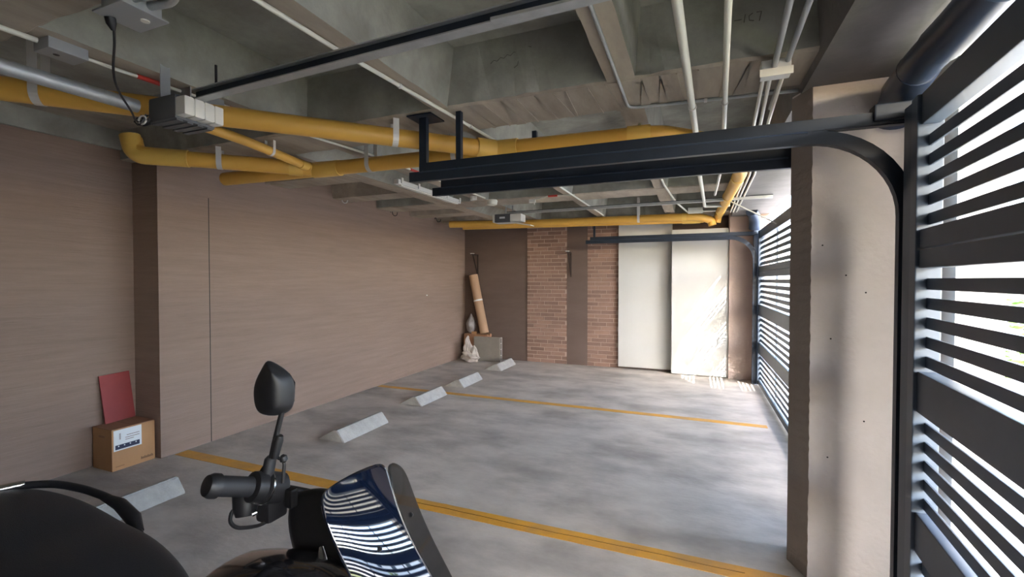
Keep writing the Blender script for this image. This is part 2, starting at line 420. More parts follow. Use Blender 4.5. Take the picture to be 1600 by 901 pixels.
# ================================================================== YELLOW DRAIN PIPES
R = .056
def pipe(parent, pts, r=R, m='yellow_pvc', fr=.09, seg=18, name='pipe'):
    return obj(name, tube(fillet(pts, fr, 8), r, seg), m, parent, True)
def collar(parent, p, d, r, w=.09, name='coupling', m='yellow_fit'):
    return obj(name, ring(p, d, r, w, seg=18), m, parent, True)
def strap(parent, p, d, r, top):
    """hanger strap looped under a pipe and up to the slab"""
    d = Vector(d).normalized(); u = d.cross(Vector((0, 0, 1))).normalized(); c = Vector(p)
    pts = [c+u*(r+.004)+Vector((0, 0, top-c.z))]
    for k in range(11):
        a = PI*k/10; pts.append(c+(u*math.cos(a)-Vector((0, 0, 1))*math.sin(a))*(r+.004))
    pts.append(c-u*(r+.004)+Vector((0, 0, top-c.z)))
    bm = BM(); w = d*(.018 if r > .04 else .012); hh = []
    for q in pts: hh.append((bm.verts.new(q-w), bm.verts.new(q+w)))
    for i in range(len(hh)-1): bm.faces.new((hh[i][0], hh[i][1], hh[i+1][1], hh[i+1][0]))
    bmesh.ops.recalc_face_normals(bm, faces=bm.faces)
    bmesh.ops.solidify(bm, geom=bm.faces[:], thickness=.002)
    return obj('strap', bm, 'strap', parent)
ZL = 2.40
d1 = thing('drain_pipe', 'long yellow drain pipe slanting across the ceiling from upper left to the black tracks', 'pipe', (-1.25, 2.9, ZL), 'yellow drain pipes')
pipe(d1, [(-3.9, .25, ZL+.01), (-2.41, 1.75, ZL), (-1.27, 2.89, ZL-.005)])
pipe(d1, [(-1.27, 2.90, ZL), (-.36, 2.945, ZL)])
pipe(d1, [(-.36, 2.945, ZL), (-.2, 2.965, ZL), (.14, 3.30, ZL), (.30, 3.85, ZL+.02), (.375, 4.5, 2.45), (.32, 7.42, 2.45), (.30, 7.44, 2.36)], fr=.08)
collar(d1, (-1.33, 2.83, ZL), (1, 1, 0), R+.007, .13)
collar(d1, (-1.20, 2.90, ZL), (1, .05, 0), R+.007, .16)
collar(d1, (-.33, 2.947, ZL), (1, .1, 0), R+.007, .14)
for y in (4.72, 5.75, 6.9): collar(d1, (.374-.019*(y-4.5), y, 2.45), (-.02, 1, 0), R+.005, .05)
strap(d1, (-1.76, 2.40, ZL), (1, 1, 0), R, BB); strap(d1, (-2.95, 1.205, ZL+.004), (1, 1, 0), R, 2.75)
d2 = thing('drain_pipe', 'yellow drain pipe running along the ceiling beside the left wall corner with an elbow', 'pipe', (-2.8, 2.85, ZL), 'yellow drain pipes')
pipe(d2, [(-3.86, 2.80, 2.39), (-2.85, 2.88, 2.40), (-1.30, 2.965, 2.41)])
pipe(d2, [(-3.78, 2.05, 2.52), (-3.74, 2.05, 2.41), (-3.55, 2.22, 2.40), (-2.9, 2.84, 2.40)], fr=.14)
obj('elbow', tube(fillet([(-3.78, 2.03, 2.54), (-3.755, 2.045, 2.40), (-3.50, 2.26, 2.40)], .16, 8), R+.007, 18), 'yellow_fit', d2, True)
pipe(d2, [(-2.72, 1.72, 2.42), (-2.80, 2.2, 2.43), (-2.90, 2.80, 2.41)], .032, name='branch_pipe')
collar(d2, (-2.895, 2.77, 2.412), (-.15, .9, 0), .037, .12)
collar(d2, (-2.78, 2.885, 2.40), (1, .07, 0), R+.007, .26, 'tee')
collar(d2, (-2.98, 2.76, 2.40), (1, 1, 0), R+.007, .10)
strap(d2, (-3.36, 2.40, 2.40), (1, 1, 0), R, 2.7); strap(d2, (-2.835, 2.40, 2.425), (-.15, .9, 0), .032, 2.6)
strap(d2, (-2.36, 2.91, 2.402), (1, .06, 0), R, 2.7); strap(d2, (-1.62, 2.94, 2.405), (1, .06, 0), R, 2.7)
d3 = thing('drain_pipe', 'double yellow drain pipe along the top of the back wall', 'pipe', (-2, 7.3, 2.4), 'yellow drain pipes')
pipe(d3, [(-3.86, 6.78, 2.44), (-2.6, 7.1, 2.435), (.05, 7.23, 2.43), (.22, 7.32, 2.38), (.24, 7.32, 2.30)], R, fr=.12)
pipe(d3, [(-3.72, 7.0, 2.40), (-.22, 7.34, 2.385), (.12, 7.36, 2.385)], .035, name='lower_pipe')
collar(d3, (-.15, 7.222, 2.43), (1, .05, 0), R+.005, .06); collar(d3, (-.05, 7.35, 2.385), (1, .05, 0), .042, .25)
for x in (-2.73, -.80): strap(d3, (x, 7.1+.13*(x+2.6)/2.65, 2.434), (1, .05, 0), R, 2.75)
# ================================================================== CONDUITS
def conduit(pts, r, label, m='white_pvc', fr=.05, clips=(), seg=10):
    t = thing('conduit', label, 'conduit', pts[0], 'conduits under the ceiling')
    obj('tube', tube(fillet(pts, fr, 6), r, seg), m, t, True)
    for (p, d) in clips: obj('clip', ring(p, d, r+.004, .014), 'strap', t)
    return t
conduit([(-.10, -.9, 2.42), (-.062, 1.57, 2.42), (.0, 3.05, 2.42), (.035, 4.3, 2.42), (.105, 6.0, 2.42), (.11, 6.2, 2.42), (.4, 6.22, 2.42)], .0175, 'wider white conduit running away under the ceiling, left of the pair', clips=[((-.017, 2.62, 2.42), (.06, 1.5, 0))])
conduit([(.02, -.9, 2.42), (.095, 1.62, 2.42), (.16, 3.05, 2.42), (.20, 4.3, 2.42), (.20, 5.4, 2.42)], .0125, 'thinner white conduit running away under the ceiling, right of the pair', clips=[((.14, 2.62, 2.42), (.06, 1.5, 0))])
jb = thing('junction_box', 'white junction box under the ceiling beam with three conduits below it', 'junction box', (.32, 2.34, 2.42))
obj('case', bx(.268, .385, 2.30, 2.36, 2.40, 2.47, .004), 'off_white', jb)
obj('cover', bx(.262, .392, 2.293, 2.3, 2.396, 2.43, .002), 'white_pvc', jb)
for i, (a, c) in enumerate((((.285, 2.36), (.318, 3.0)), ((.312, 2.36), (.352, 3.0)), ((.362, 2.36), (.392, 3.0)))):
    conduit([(a[0], a[1], 2.42), (c[0], c[1], 2.42), (c[0]+.10, 4.6, 2.44), (c[0]+.14, 7.0, 2.44)], .009, 'thin grey-white conduit leaving the junction box toward the back, %s of three' % ('leftmost', 'middle', 'rightmost')[i], 'white_pvc')
conduit([(.22, -.6, 2.44), (.29, 1.74, 2.44), (.32, 2.30, 2.44)], .012, 'grey conduit reaching the top of the white junction box', 'grey_box')
conduit([(.27, -.6, 2.46), (.36, 1.8, 2.46), (.385, 2.9, 2.455)], .012, 'grey conduit passing right of the white junction box', 'grey_box')
conduit([(-1.46, -2.0, 2.487), (-1.44, 1.2, 2.487), (-1.43, 1.55, 2.487), (-1.31, 3.09, 2.487), (-1.33, 4.8, 2.487), (-1.30, 7.0, 2.487)], .010, 'long thin silver conduit under the ceiling joist left of the black track posts', clips=[((-1.40, 1.95, 2.487), (.08, 1, 0)), ((-1.345, 2.63, 2.487), (.08, 1, 0))], m='white_pvc')
conduit([(-.37, -2.0, 2.487), (-.355, 1.6, 2.487), (-.36, 2.70, 2.49), (.60, 2.79, 2.49)], .009, 'thin silver conduit that bends right under the ceiling beam', 'steel', fr=.06, clips=[((.05, 2.738, 2.49), (1, .1, 0))])
conduit([(-.33, 3.0, 2.487), (-.30, 5.0, 2.487), (-.22, 6.2, 2.487), (-.1, 6.9, 2.46), (.4, 6.95, 2.46)], .011, 'thin pale conduit under the middle joist beyond the black tracks', 'white_pvc')
c0 = thing('conduit', 'thin white conduit with red taped joints and grey boxes along the left ceiling joist', 'conduit', (-2.5, 1.2, 2.49))
pth = [(-2.56, .2, 2.49), (-2.53, 1.03, 2.49)]
obj('tube', tube(pth, .011, 10), 'white_pvc', c0, True)
obj('tube', tube([(-2.525, 1.18, 2.488), (-2.512, 1.30, 2.482), (-2.515, 1.40, 2.487), (-2.50, 1.66, 2.488)], .008, 10), 'white_pvc', c0, True)
obj('tube', tube([(-2.49, 1.78, 2.488), (-2.45, 2.45, 2.488), (-2.37, 3.05, 2.488), (-2.36, 5.0, 2.488)], .009, 10), 'white_pvc', c0, True)
for (a, c) in (((-2.514, 1.385, 2.487), (-2.507, 1.525, 2.488)), ((-2.487, 1.84, 2.488), (-2.483, 1.90, 2.488)), ((-2.365, 3.45, 2.488), (-2.364, 3.62, 2.488))):
    obj('red_tape', tube([a, c], .0115, 10), 'red', c0, True)
obj('outlet_box', bx(-2.585, -2.47, 1.04, 1.175, 2.458, 2.505, .003), 'grey_box', c0)
obj('knockout', tube([(-2.528, 1.09, 2.4575), (-2.528, 1.09, 2.4565)], .011, 12), 'hole', c0)
obj('outlet_box', bx(-2.55, -2.45, 1.66, 1.78, 2.455, 2.505, .003), 'grey_box', c0)
gc = conduit([(-2.58, -.4, 2.345), (-2.55, .93, 2.345), (-2.525, 1.39, 2.345)], .031, 'thick grey steel conduit beside the yellow pipe at the upper left', 'steel', seg=14)
sb = thing('socket_box', 'grey metal socket box with two bent conduits and a red joint at the top left', 'socket box', (-1.85, .98, 2.46))
obj('case', bx(-1.93, -1.80, .955, 1.075, 2.44, 2.498, .003), 'grey_box', sb)
obj('cover_plate', bx(-1.955, -1.785, .94, 1.09, 2.434, 2.44, .002), 'grey_box', sb)
obj('knob', tube([(-1.845, 1.045, 2.434), (-1.845, 1.045, 2.430)], .014, 14), 'off_white', sb)
for k in (0, 1):
    y = .985+.05*k
    obj('bent_conduit', tube(fillet([(-1.80, y, 2.47), (-1.70, y+.02, 2.47), (-1.60, y-.03, 2.485), (-1.2, y-.03, 2.485)], .05), .014, 10), 'steel', sb, True)
    obj('red_sleeve', tube([(-1.55, y-.03, 2.485), (-1.42, y-.03, 2.485)], .019, 10), 'red', sb, True)
# ================================================================== GATE OPENERS
op = thing('gate_opener', 'near gate opener motor with off-white front, hanging from the ceiling at upper left', 'gate opener', (-2.3, 1.55, 2.3))
zb = 2.262
bm = bx(-2.47, -2.27, 1.405, 1.60, zb, 2.378, .012)
obj('motor_case', bm, 'grey_plastic', op, True)
for i in range(4):
    y0 = 1.408+i*.0485
    obj('front_cover', bx(-2.275, -2.205, y0, y0+.0455, zb+.012, 2.362, .008), 'off_white', op, True)
    obj('case_rib', bx(-2.465, -2.275, y0+.008, y0+.036, zb-.006, zb+.004, .002), 'grey_plastic', op)
obj('front_cover_core', bx(-2.27, -2.21, 1.412, 1.598, zb+.018, 2.356), 'off_white', op)
ra = [(-2.24, 1.487, 2.388), (.80, 1.30, 2.345)]
bm = BM(); tube(ra, .02, flat=(.006, .042), bm=bm); obj('rail_web', bm, 'track', op)
d = Vector(ra[1])-Vector(ra[0]); u = Vector((0, .02, 0))
obj('rail_flange', tube([Vector(ra[0])+Vector((0, 0, .021)), Vector(ra[1])+Vector((0, 0, .021))], .02, flat=(.046, .006)), 'steel', op)
obj('rail_flange', tube([Vector(ra[0])+Vector((0, 0, -.021)), Vector(ra[1])+Vector((0, 0, -.021))], .02, flat=(.046, .005)), 'steel', op)
obj('trolley', bx(-.62, -.30, 1.352, 1.392, 2.338, 2.35, .003), 'steel', op)
obj('mount_plate', bx(-2.42, -2.414, 1.43, 1.475, 2.37, 2.60), 'grey_box', op)
obj('mount_plate', bx(-2.72, -2.43, 1.58, 1.587, 2.40, 2.50), 'grey_box', op)
obj('mount_rod', tube([(-2.12, 1.50, 2.395), (-2.12, 1.50, 2.52)], .006, 8), 'black', op)
cord = [(-1.94, .99, 2.433), (-1.945, 1.0, 2.405), (-2.0, 1.03, 2.38), (-2.13, 1.09, 2.34), (-2.20, 1.13, 2.31), (-2.30, 1.20, 2.30), (-2.42, 1.31, 2.275), (-2.49, 1.36, 2.262), (-2.51, 1.41, 2.262), (-2.48, 1.44, 2.28)]
obj('power_cord', tube(fillet(cord, .05, 4), .0045, 8), 'black', op, True)
obj('plug', tube([(-1.938, .985, 2.434), (-1.940, .99, 2.415), (-1.948, 1.0, 2.398)], .016, 12, rs=[.017, .016, .007]), 'black', op, True)
for k in range(3):
    cl = [(-2.49+.035*math.cos(a*.7+k), 1.395+.02*math.sin(a*.9), 2.275+.028*math.sin(a*.7+k)) for a in range(10)]
    obj('cable_loop', tube(cl, .004, 6), 'black', op, True)
obj('cable_loop', tube([(-2.47+.03*math.cos(a*.6), 1.38, 2.268+.02*math.sin(a*.6)) for a in range(11)], .004, 6), 'off_white', op, True)

of = thing('gate_opener', 'far gate opener with small white cover hanging before the yellow back-wall pipe', 'gate opener', (-2.4, 5.9, 2.35))
Y0 = 5.72; zb = 2.285
obj('motor_case', bx(-2.555, -2.33, Y0, Y0+.20, zb, zb+.115, .012), 'grey_plastic', of, True)
obj('side_cap', bx(-2.59, -2.553, Y0+.01, Y0+.19, zb+.004, zb+.11, .006), 'off_white', of, True)
obj('front_cover', bx(-2.332, -2.17, Y0+.005, Y0+.195, zb+.006, zb+.11, .014), 'off_white', of, True)
obj('maker_mark', bx(-2.48, -2.40, Y0-.001, Y0, zb+.05, zb+.075), 'paper', of)
obj('lamp_flap', prism([(-2.56, zb-.004), (-2.31, zb-.004), (-2.04, zb-.055), (-2.04, zb-.045), (-2.31, zb+.008), (-2.56, zb+.004)], 'y', Y0+.03, Y0+.17), 'off_white', of)
rl = [(-2.40, Y0+.1, zb+.13), (.80, Y0+.05, zb+.14)]
obj('rail', tube(rl, .02, flat=(.045, .03)), 'steel', of)
obj('rail_lip', tube([Vector(p)+Vector((0, -.016, .018)) for p in rl], .02, flat=(.014, .006)), 'track', of)
for x in (-2.42, -2.32): obj('mount_strap', bx(x-.01, x+.01, Y0+.08, Y0+.084, zb+.11, 2.52), 'steel', of)
obj('arm', tube([(.36, Y0+.05, zb+.12), (.84, Y0+.03, 2.12)], .012, flat=(.03, .012)), 'steel', of)
# ================================================================== OTHER CEILING THINGS
lf = thing('light_fixture', 'long white batten light fixture under the left ceiling joists', 'light fixture', (-2.75, 4.4, 2.45))
obj('body', bx(-2.775, -2.715, 3.76, 5.05, 2.45, 2.495, .004), 'off_white', lf)
obj('tube_strip', bx(-2.765, -2.725, 3.82, 5.0, 2.437, 2.45, .004), 'white_pvc', lf)
for y in (3.80, 4.1, 4.42, 4.70, 5.0): obj('spring_clip', bx(-2.715, -2.705, y, y+.03, 2.46, 2.515), 'off_white', lf)
sd = thing('smoke_detector', 'round white detector under the ceiling behind the black tracks', 'smoke detector', (-2.46, 4.9, 2.42))
obj('base', tube([(-2.463, 4.9, 2.50), (-2.463, 4.9, 2.455)], .04, 20), 'off_white', sd, True)
obj('dome', tube([(-2.22, 4.9, 2.44), (-2.22, 4.9, 2.425), (-2.22, 4.9, 2.385), (-2.22, 4.9, 2.375)], .05, 20, rs=[.06, .066, .058, .03]), 'white_pvc', sd, True)
hb = thing('junction_box', 'small grey-white junction box between the middle joist and the far yellow elbow', 'junction box', (0, 6.85, 2.43))
obj('case', bx(-.09, .10, 6.8, 6.9, 2.43, 2.50, .004), 'off_white', hb); obj('cover', bx(-.095, .105, 6.795, 6.8, 2.425, 2.46, .002), 'white_pvc', hb)
cj = thing('cable_joint', 'thin cable with red joint running to the far gate opener', 'cable', (-1.6, 5.3, 2.49))
obj('wire', tube([(-1.30, 5.2, 2.492), (-1.62, 5.15, 2.485), (-1.80, 5.2, 2.46), (-1.9, 5.5, 2.46)], .007, 8), 'white_pvc', cj, True)
obj('red_tape', tube([(-1.50, 5.168, 2.488), (-1.61, 5.152, 2.4855)], .012, 8), 'red', cj, True)
obj('clamp', bx(-1.86, -1.78, 5.18, 5.21, 2.43, 2.47, .004), 'off_white', cj)
for i, (y, z, s) in enumerate(((4.52, 2.505, .8), (4.92, 2.60, .5), (5.55, 2.48, .8), (6.78, 2.53, .7))):
    hk = thing('wall_hook', ('pale curled wall hook under the ceiling, nearest along the left wall', 'small dark wire hook second along the top of the left wall', 'rusty bent hook third along the top of the left wall', 'thin dark hook farthest along the top of the left wall')[i], 'hook', (-4.14, y, z), 'hooks along the top of the left wall')
    pts = [(-4.15, y, z+.04), (-4.12, y, z+.03), (-4.115, y+.005, z-.03*s), (-4.09, y+.02, z-.055*s), (-4.06, y+.03, z-.04*s), (-4.055, y+.035, z+.01)]
    obj('wire', tube(fillet(pts, .02, 4), .006, 8), ('strap', 'rust', 'rust', 'rust')[i], hk, True)
    obj('wall_plate', bx(-4.151, -4.145, y-.012, y+.012, z+.01, z+.07), 'rust', hk)
# big dark pipe over the near gate
bpz = thing('large_pipe', 'large navy pipe with elbows above the near gate at the top right', 'pipe', (.93, 2.2, 2.4))
def yz(s): return (.82-.0767*s, 2.21-.997*s)
obj('pipe', tube(fillet([(.83, 2.50, 2.33), (.80, 2.20, 2.33), (.80, 1.95, 2.33), (.80, 1.75, 2.335), (.74, 1.0, 2.34), (.66, -.2, 2.34)], .15, 8), .066, 20), 'bigpipe', bpz, True)
obj('elbow', tube(fillet([(.86, 2.645, 2.24), (.845, 2.57, 2.31), (.81, 2.26, 2.33)], .12, 8), .071, 20), 'bigpipe', bpz, True)
obj('elbow', tube(fillet([(.80, 2.06, 2.33), (.80, 1.90, 2.33), (.79, 1.68, 2.335)], .12, 8), .071, 20), 'bigpipe', bpz, True)
obj('collar', ring((.85, 2.60, 2.285), (.1, .7, -.6), .076, .03, seg=20), 'bigpipe', bpz, True)
fe = thing('large_pipe', 'dark pipe elbow above the far gate post', 'pipe', (.80, 7.2, 2.35))
obj('elbow', tube(fillet([(.72, 7.0, 2.44), (.78, 7.15, 2.35), (.78, 7.22, 2.22)], .12, 8), .075, 18), 'bigpipe', fe, True)
conduit([(.505, .3, 2.64), (.49, 1.75, 2.60), (.475, 1.85, 2.60), (.472, 1.95, 2.72)], .008, 'dark bent wire conduit on the side of the gate beam', 'grey_plastic')

# ================================================================== BACK-WALL THINGS
def bracket(x, label, flip=1):
    t = thing('shelf_bracket', label, 'bracket', (x, 7.85, 1.55), 'shelf brackets on the back wall')
    yw = 7.855
    obj('wall_bar', bx(x-.012, x+.012, yw-.012, yw, 1.55, 1.98), 'rust', t)
    obj('arm', bx(x-.012, x+.012, yw-.24, yw, 1.965, 1.985), 'rust', t)
    obj('strut', tube([(x, yw-.21, 1.965), (x, yw-.012, 1.60)], .01, flat=(.02, .012)), 'rust', t)
    obj('arm_tip', bx(x-.03, x+.03, yw-.26, yw-.20, 1.985, 2.0), 'strap', t)
    return t
bracket(-2.03, 'dark triangular shelf bracket on the plaster between the two brick strips')
bracket(-3.86, 'rusty triangular shelf bracket in the left back corner above the cardboard roll')
hbk = thing('hollow_block', 'grey hollow clay block standing against the back wall', 'block', (-3.45, 7.72, 0))
obj('body', bx(-3.80, -3.272, 7.56, 7.64, 0, .445, .004), 'clay', hbk)
for zz in (0, .115, .225, .335, .435): obj('end_web', bx(-3.272, -3.262, 7.56, 7.64, max(0, zz), zz+.012 if zz else .03), 'clay_end', hbk)
for yy in (7.56, 7.63): obj('end_wall', bx(-3.272, -3.262, yy, yy+.012, 0, .445), 'clay_end', hbk)
obj('hollow', bx(-3.2735, -3.2705, 7.565, 7.635, .01, .44), 'hole', hbk)
cr = thing('cardboard_roll', 'tall kraft cardboard roll leaning in the left back corner', 'cardboard roll', (-3.68, 7.73, .46))
pa, pb = Vector((-3.665, 7.735, .50)), Vector((-3.915, 7.77, 1.59))
obj('roll', tube([pa, pa.lerp(pb, .5), pb], .085, 20), 'card_tube', cr, True)
pm = pa.lerp(pb, .56); obj('tape_band', ring(pm, pb-pa, .087, .03, seg=20), 'paper', cr, True)
obj('core', tube([pb-(pb-pa).normalized()*.001, pb+(pb-pa).normalized()*.002], .06, 16), 'card_dark', cr)
bm = BM()
for i in range(9):
    a = i*.7; p = pa+Vector((.06*math.cos(a)+.02, .06*math.sin(a), 0))
    v = [bm.verts.new(p), bm.verts.new(p+Vector((.04, -.015, .01))), bm.verts.new(p+Vector((.03+.01*math.sin(a*3), -.02, -.055)))]
    bm.faces.new(v)
bmesh.ops.solidify(bm, geom=bm.faces[:], thickness=.002)
obj('torn_edge', bm, 'card_tube', cr)
# low brown carton the roll and bag stand on
ct = thing('carton', 'dark reddish carton behind the hollow clay block in the corner', 'box', (-3.83, 7.72, 0))
obj('carton_body', bx(-4.06, -3.575, 7.66, 7.865, 0, .48, .004), 'card_dark', ct)
obj('flap', prism([(-3.90, .48), (-3.80, .48), (-3.79, .53), (-3.90, .525)], 'y', 7.665, 7.672), 'card', ct)
def blob(center, rx, ry, rz, seed, n=3, amp=.25, bm=None, top=None, base=None):
    bm = bm or BM(); rnd = random.Random(seed)
    r = bmesh.ops.create_icosphere(bm, subdivisions=n, radius=1)
    ph = [rnd.uniform(0, 6) for _ in range(9)]
    for v in r['verts']:
        c = v.co.copy()
        k = 1+amp*(math.sin(c.x*4+ph[0])*math.sin(c.y*5+ph[1])+.6*math.sin(c.z*7+ph[2]+c.x*3)+.5*math.sin((c.x+c.y)*9+ph[3])*math.cos(c.z*6+ph[4]))
        if top and c.z > 0: k *= 1-top*c.z
        v.co = Vector((center[0]+c.x*k*rx, center[1]+c.y*k*ry, center[2]+c.z*rz*(1 if top else k)))
        if base is not None and v.co.z < base: v.co.z = base
    return bm
bg_ = obj('plastic_bag', blob((-3.95, 7.75, .67), .085, .08, .19, 4, 3, .16, top=.7, base=.482), 'bag_grey', loc=(-3.95, 7.75, .482))
for p in bg_.data.polygons: p.use_smooth = True
tag(bg_, 'small knotted grey plastic bag on the carton beside the cardboard roll', 'bag')
bm = blob((-3.80, 7.42, .09), .17, .10, .11, 11, 3, .28, base=0.0)
blob((-3.86, 7.44, .27), .07, .055, .21, 5, 3, .35, bm, top=.45, base=0.05)
blob((-3.72, 7.41, .16), .08, .06, .15, 8, 3, .3, bm, top=.6, base=0.0)
sk = obj('sack', bm, 'bag', loc=(-3.8, 7.42, 0)); tag(sk, 'crumpled white sack on the floor in front of the hollow clay block', 'sack')

# ================================================================== CARDBOARD BOX + RED BOARD
cb = thing('cardboard_box', 'brown cardboard box with white shipping label on the floor by the wall step', 'box', (-4.33, 2.25, 0))
x0, x1, y0, y1, zt = -4.455, -4.20, 2.10, 2.405, .325
obj('carton_body', bx(x0, x1, y0, y1, 0, zt, .004), 'card', cb)
obj('top_flap', bx(x0, x1, y0, y1, zt, zt+.004), 'card_dark', cb)
obj('flap_seam', bx(x0, x1, (y0+y1)/2-.001, (y0+y1)/2+.001, zt+.004, zt+.0048), 'ink_brown', cb)
obj('hand_hole', bx(-4.37, -4.29, y0-.001, y0+.004, .255, .272), 'card_dark', cb)
obj('shipping_label', bx(x1, x1+.0015, y0+.012, y0+.205, .155, .318), 'paper', cb)
obj('label_band', bx(x1+.0015, x1+.0025, y0+.022, y0+.19, .165, .20), 'ink', cb)
for i in range(4): obj('label_icon', bx(x1+.0025, x1+.003, y0+.04+i*.04, y0+.048+i*.04, .185, .194), 'paper', cb)
bm = BM()
for i, (a, w, z) in enumerate(((.05, .003, .24), (.056, .003, .24), (.10, .09, .262), (.09, .10, .244), (.09, .06, .228))):
    add_box(bm, x1+.0015, x1+.002, y0+a, y0+a+w, z, z+(.05 if w < .01 else .004))
obj('label_print', bm, 'ink_brown', cb)
bm = BM()
for i in range(11):
    add_box(bm, x1, x1+.001, y0+.20+i*.0082, y0+.2055+i*.0082, .032, .048 if i % 3 else .053)
obj('maker_print', bm, 'ink_brown', cb)
bm = BM()
for i in range(8): add_box(bm, x1, x1+.001, y0+.025+i*.0075, y0+.029+i*.0075, .028, .034)
obj('small_print', bm, 'ink_brown', cb)
rb = bx(-.006, .006, 2.165, 2.378, .003, .395)
rb = obj('red_board', rb, 'red_board', loc=(0, 2.27, 0), local=True)
rb.data.transform(Matrix.Translation((0, -2.27, 0)))
rb.location = (-4.425, 2.275, .331); rb.rotation_euler = (math.radians(2.5), math.radians(-7), 0)
tag(rb, 'red rectangular board leaning on the wall on top of the cardboard box', 'board')
obj('anchor', bx(-4.151, -4.145, 6.50, 6.53, 1.235, 1.25), 'strap', wall_left)

# ================================================================== MOTORCYCLE
mc = thing('motorcycle', 'black scooter in the foreground with dark blue reflective visor and one mirror', 'motorcycle', (-1.0, .68, 0))
# visor (main panel + see-through wrap)
rows = [[(-0.63, 0.635, 1.112), (-0.624, 0.667, 1.118), (-0.621, 0.707, 1.12), (-0.618, 0.758, 1.116), (-0.615, 0.802, 1.108), (-0.626, 0.855, 1.082), (-0.63, 0.893, 1.05)],
        [(-0.623, 0.624, 1.093), (-0.61, 0.652, 1.094), (-0.598, 0.688, 1.087), (-0.586, 0.737, 1.073), (-0.578, 0.774, 1.059), (-0.588, 0.826, 1.031), (-0.595, 0.877, 0.998)],
        [(-0.602, 0.62, 1.053), (-0.582, 0.648, 1.046), (-0.565, 0.682, 1.032), (-0.545, 0.729, 1.006), (-0.532, 0.761, 0.984), (-0.542, 0.816, 0.954), (-0.55, 0.873, 0.921)],
        [(-0.571, 0.629, 0.986), (-0.547, 0.659, 0.976), (-0.526, 0.698, 0.958), (-0.507, 0.747, 0.931), (-0.496, 0.782, 0.91), (-0.505, 0.835, 0.879), (-0.514, 0.888, 0.847)],
        [(-0.534, 0.66, 0.876), (-0.51, 0.688, 0.867), (-0.488, 0.724, 0.847), (-0.466, 0.774, 0.816), (-0.45, 0.817, 0.789), (-0.456, 0.868, 0.751), (-0.461, 0.921, 0.711)]]
def sheet(rows, c0, c1, th):
    bm = BM(); V = [[bm.verts.new(p) for p in r[c0:c1+1]] for r in rows]
    for i in range(len(V)-1):
        for j in range(len(V[0])-1): bm.faces.new((V[i][j], V[i+1][j], V[i+1][j+1], V[i][j+1]))
    bmesh.ops.recalc_face_normals(bm, faces=bm.faces)
    return bm
v = obj('visor', sheet(rows, 0, 4, .003), 'visor', mc); subd(v, 3); s_ = v.modifiers.new('s', 'SOLIDIFY'); s_.thickness = .004; s_.offset = 0
v2 = obj('visor_side', sheet(rows, 4, 6, .003), 'smoke', mc); subd(v2, 3); s_ = v2.modifiers.new('s', 'SOLIDIFY'); s_.thickness = .004; s_.offset = 0
v2['label'] = 'smoked see-through side of the visor'
def mid(a, b_): return (Vector(a)+Vector(b_))/2
for p in (mid(rows[2][2], rows[3][2]), mid(rows[1][5], rows[2][5]), mid(rows[3][5], rows[4][5])):
    dv = Vector((.30, -.80, .50)).normalized()
    obj('screw', tube([p-dv*.004, p+dv*.004], .005, 10), 'black', v)
# handlebar, grip, switch housing
gA, gB = Vector((-.853, .578, 1.110)), Vector((-.835, .662, 1.075))
dr = (gB-gA).normalized()
obj('handlebar', tube(fillet([gA+dr*.05, gB, (-.815, .735, 1.04), (-.76, .80, 1.0), (-.69, .87, 1.0)], .03), .011, 12), 'black', mc, True)
obj('grip', tube([gA+dr*.018, gA+dr*.03, gB-dr*.012, gB], .0195, 20, rs=[.019, .0195, .0195, .021]), 'black_matte', mc, True)
obj('bar_end', tube([gA-dr*.006, gA-dr*.003, gA+dr*.006, gA+dr*.017, gA+dr*.0185], .023, 20, rs=[.010, .019, .0232, .0232, .0205]), 'black', mc, True)
obj('grip_collar', tube([gB-dr*.01, gB-dr*.006, gB+dr*.012, gB+dr*.016], .03, 20, rs=[.022, .030, .033, .030]), 'black', mc, True)
sw = gB+dr*.045
obj('switch_housing', tube([gB+dr*.016, gB+dr*.02, gB+dr*.058, gB+dr*.064], .033, 18, rs=[.028, .033, .031, .024]), 'black_matte', mc, True)
obj('metal_ring', ring(gB+dr*.022, dr, .0345, .003, seg=20), 'chrome', mc, True)
sh = obj('start_button', bx(-.828, -.808, .690, .700, 1.040, 1.056, .003), 'off_white', mc)
obj('switch_cover', bx(-.80, -.778, .70, .72, 1.02, 1.06, .005), 'black', mc)
# brake reservoir, lever
obj('reservoir', tube([(-.868, .668, 1.058), (-.862, .662, 1.028), (-.858, .658, 1.012)], .024, 14, rs=[.026, .024, .018]), 'black', mc, True)
obj('brake_lever', tube(fillet([(-.868, .68, 1.03), (-.876, .641, 1.029), (-.868, .631, 1.010), (-.857, .637, .998), (-.846, .655, .992), (-.842, .68, .985), (-.835, .70, .99)], .012, 4), .0038, 8), 'black', mc, True)
obj('lever_clamp', bx(-.865, -.825, .685, .735, .985, 1.03, .008), 'black_matte', mc, True)
obj('pivot_bolt', tube([(-.838, .668, 1.020), (-.842, .660, 1.018)], .006, 10), 'chrome', mc, True)
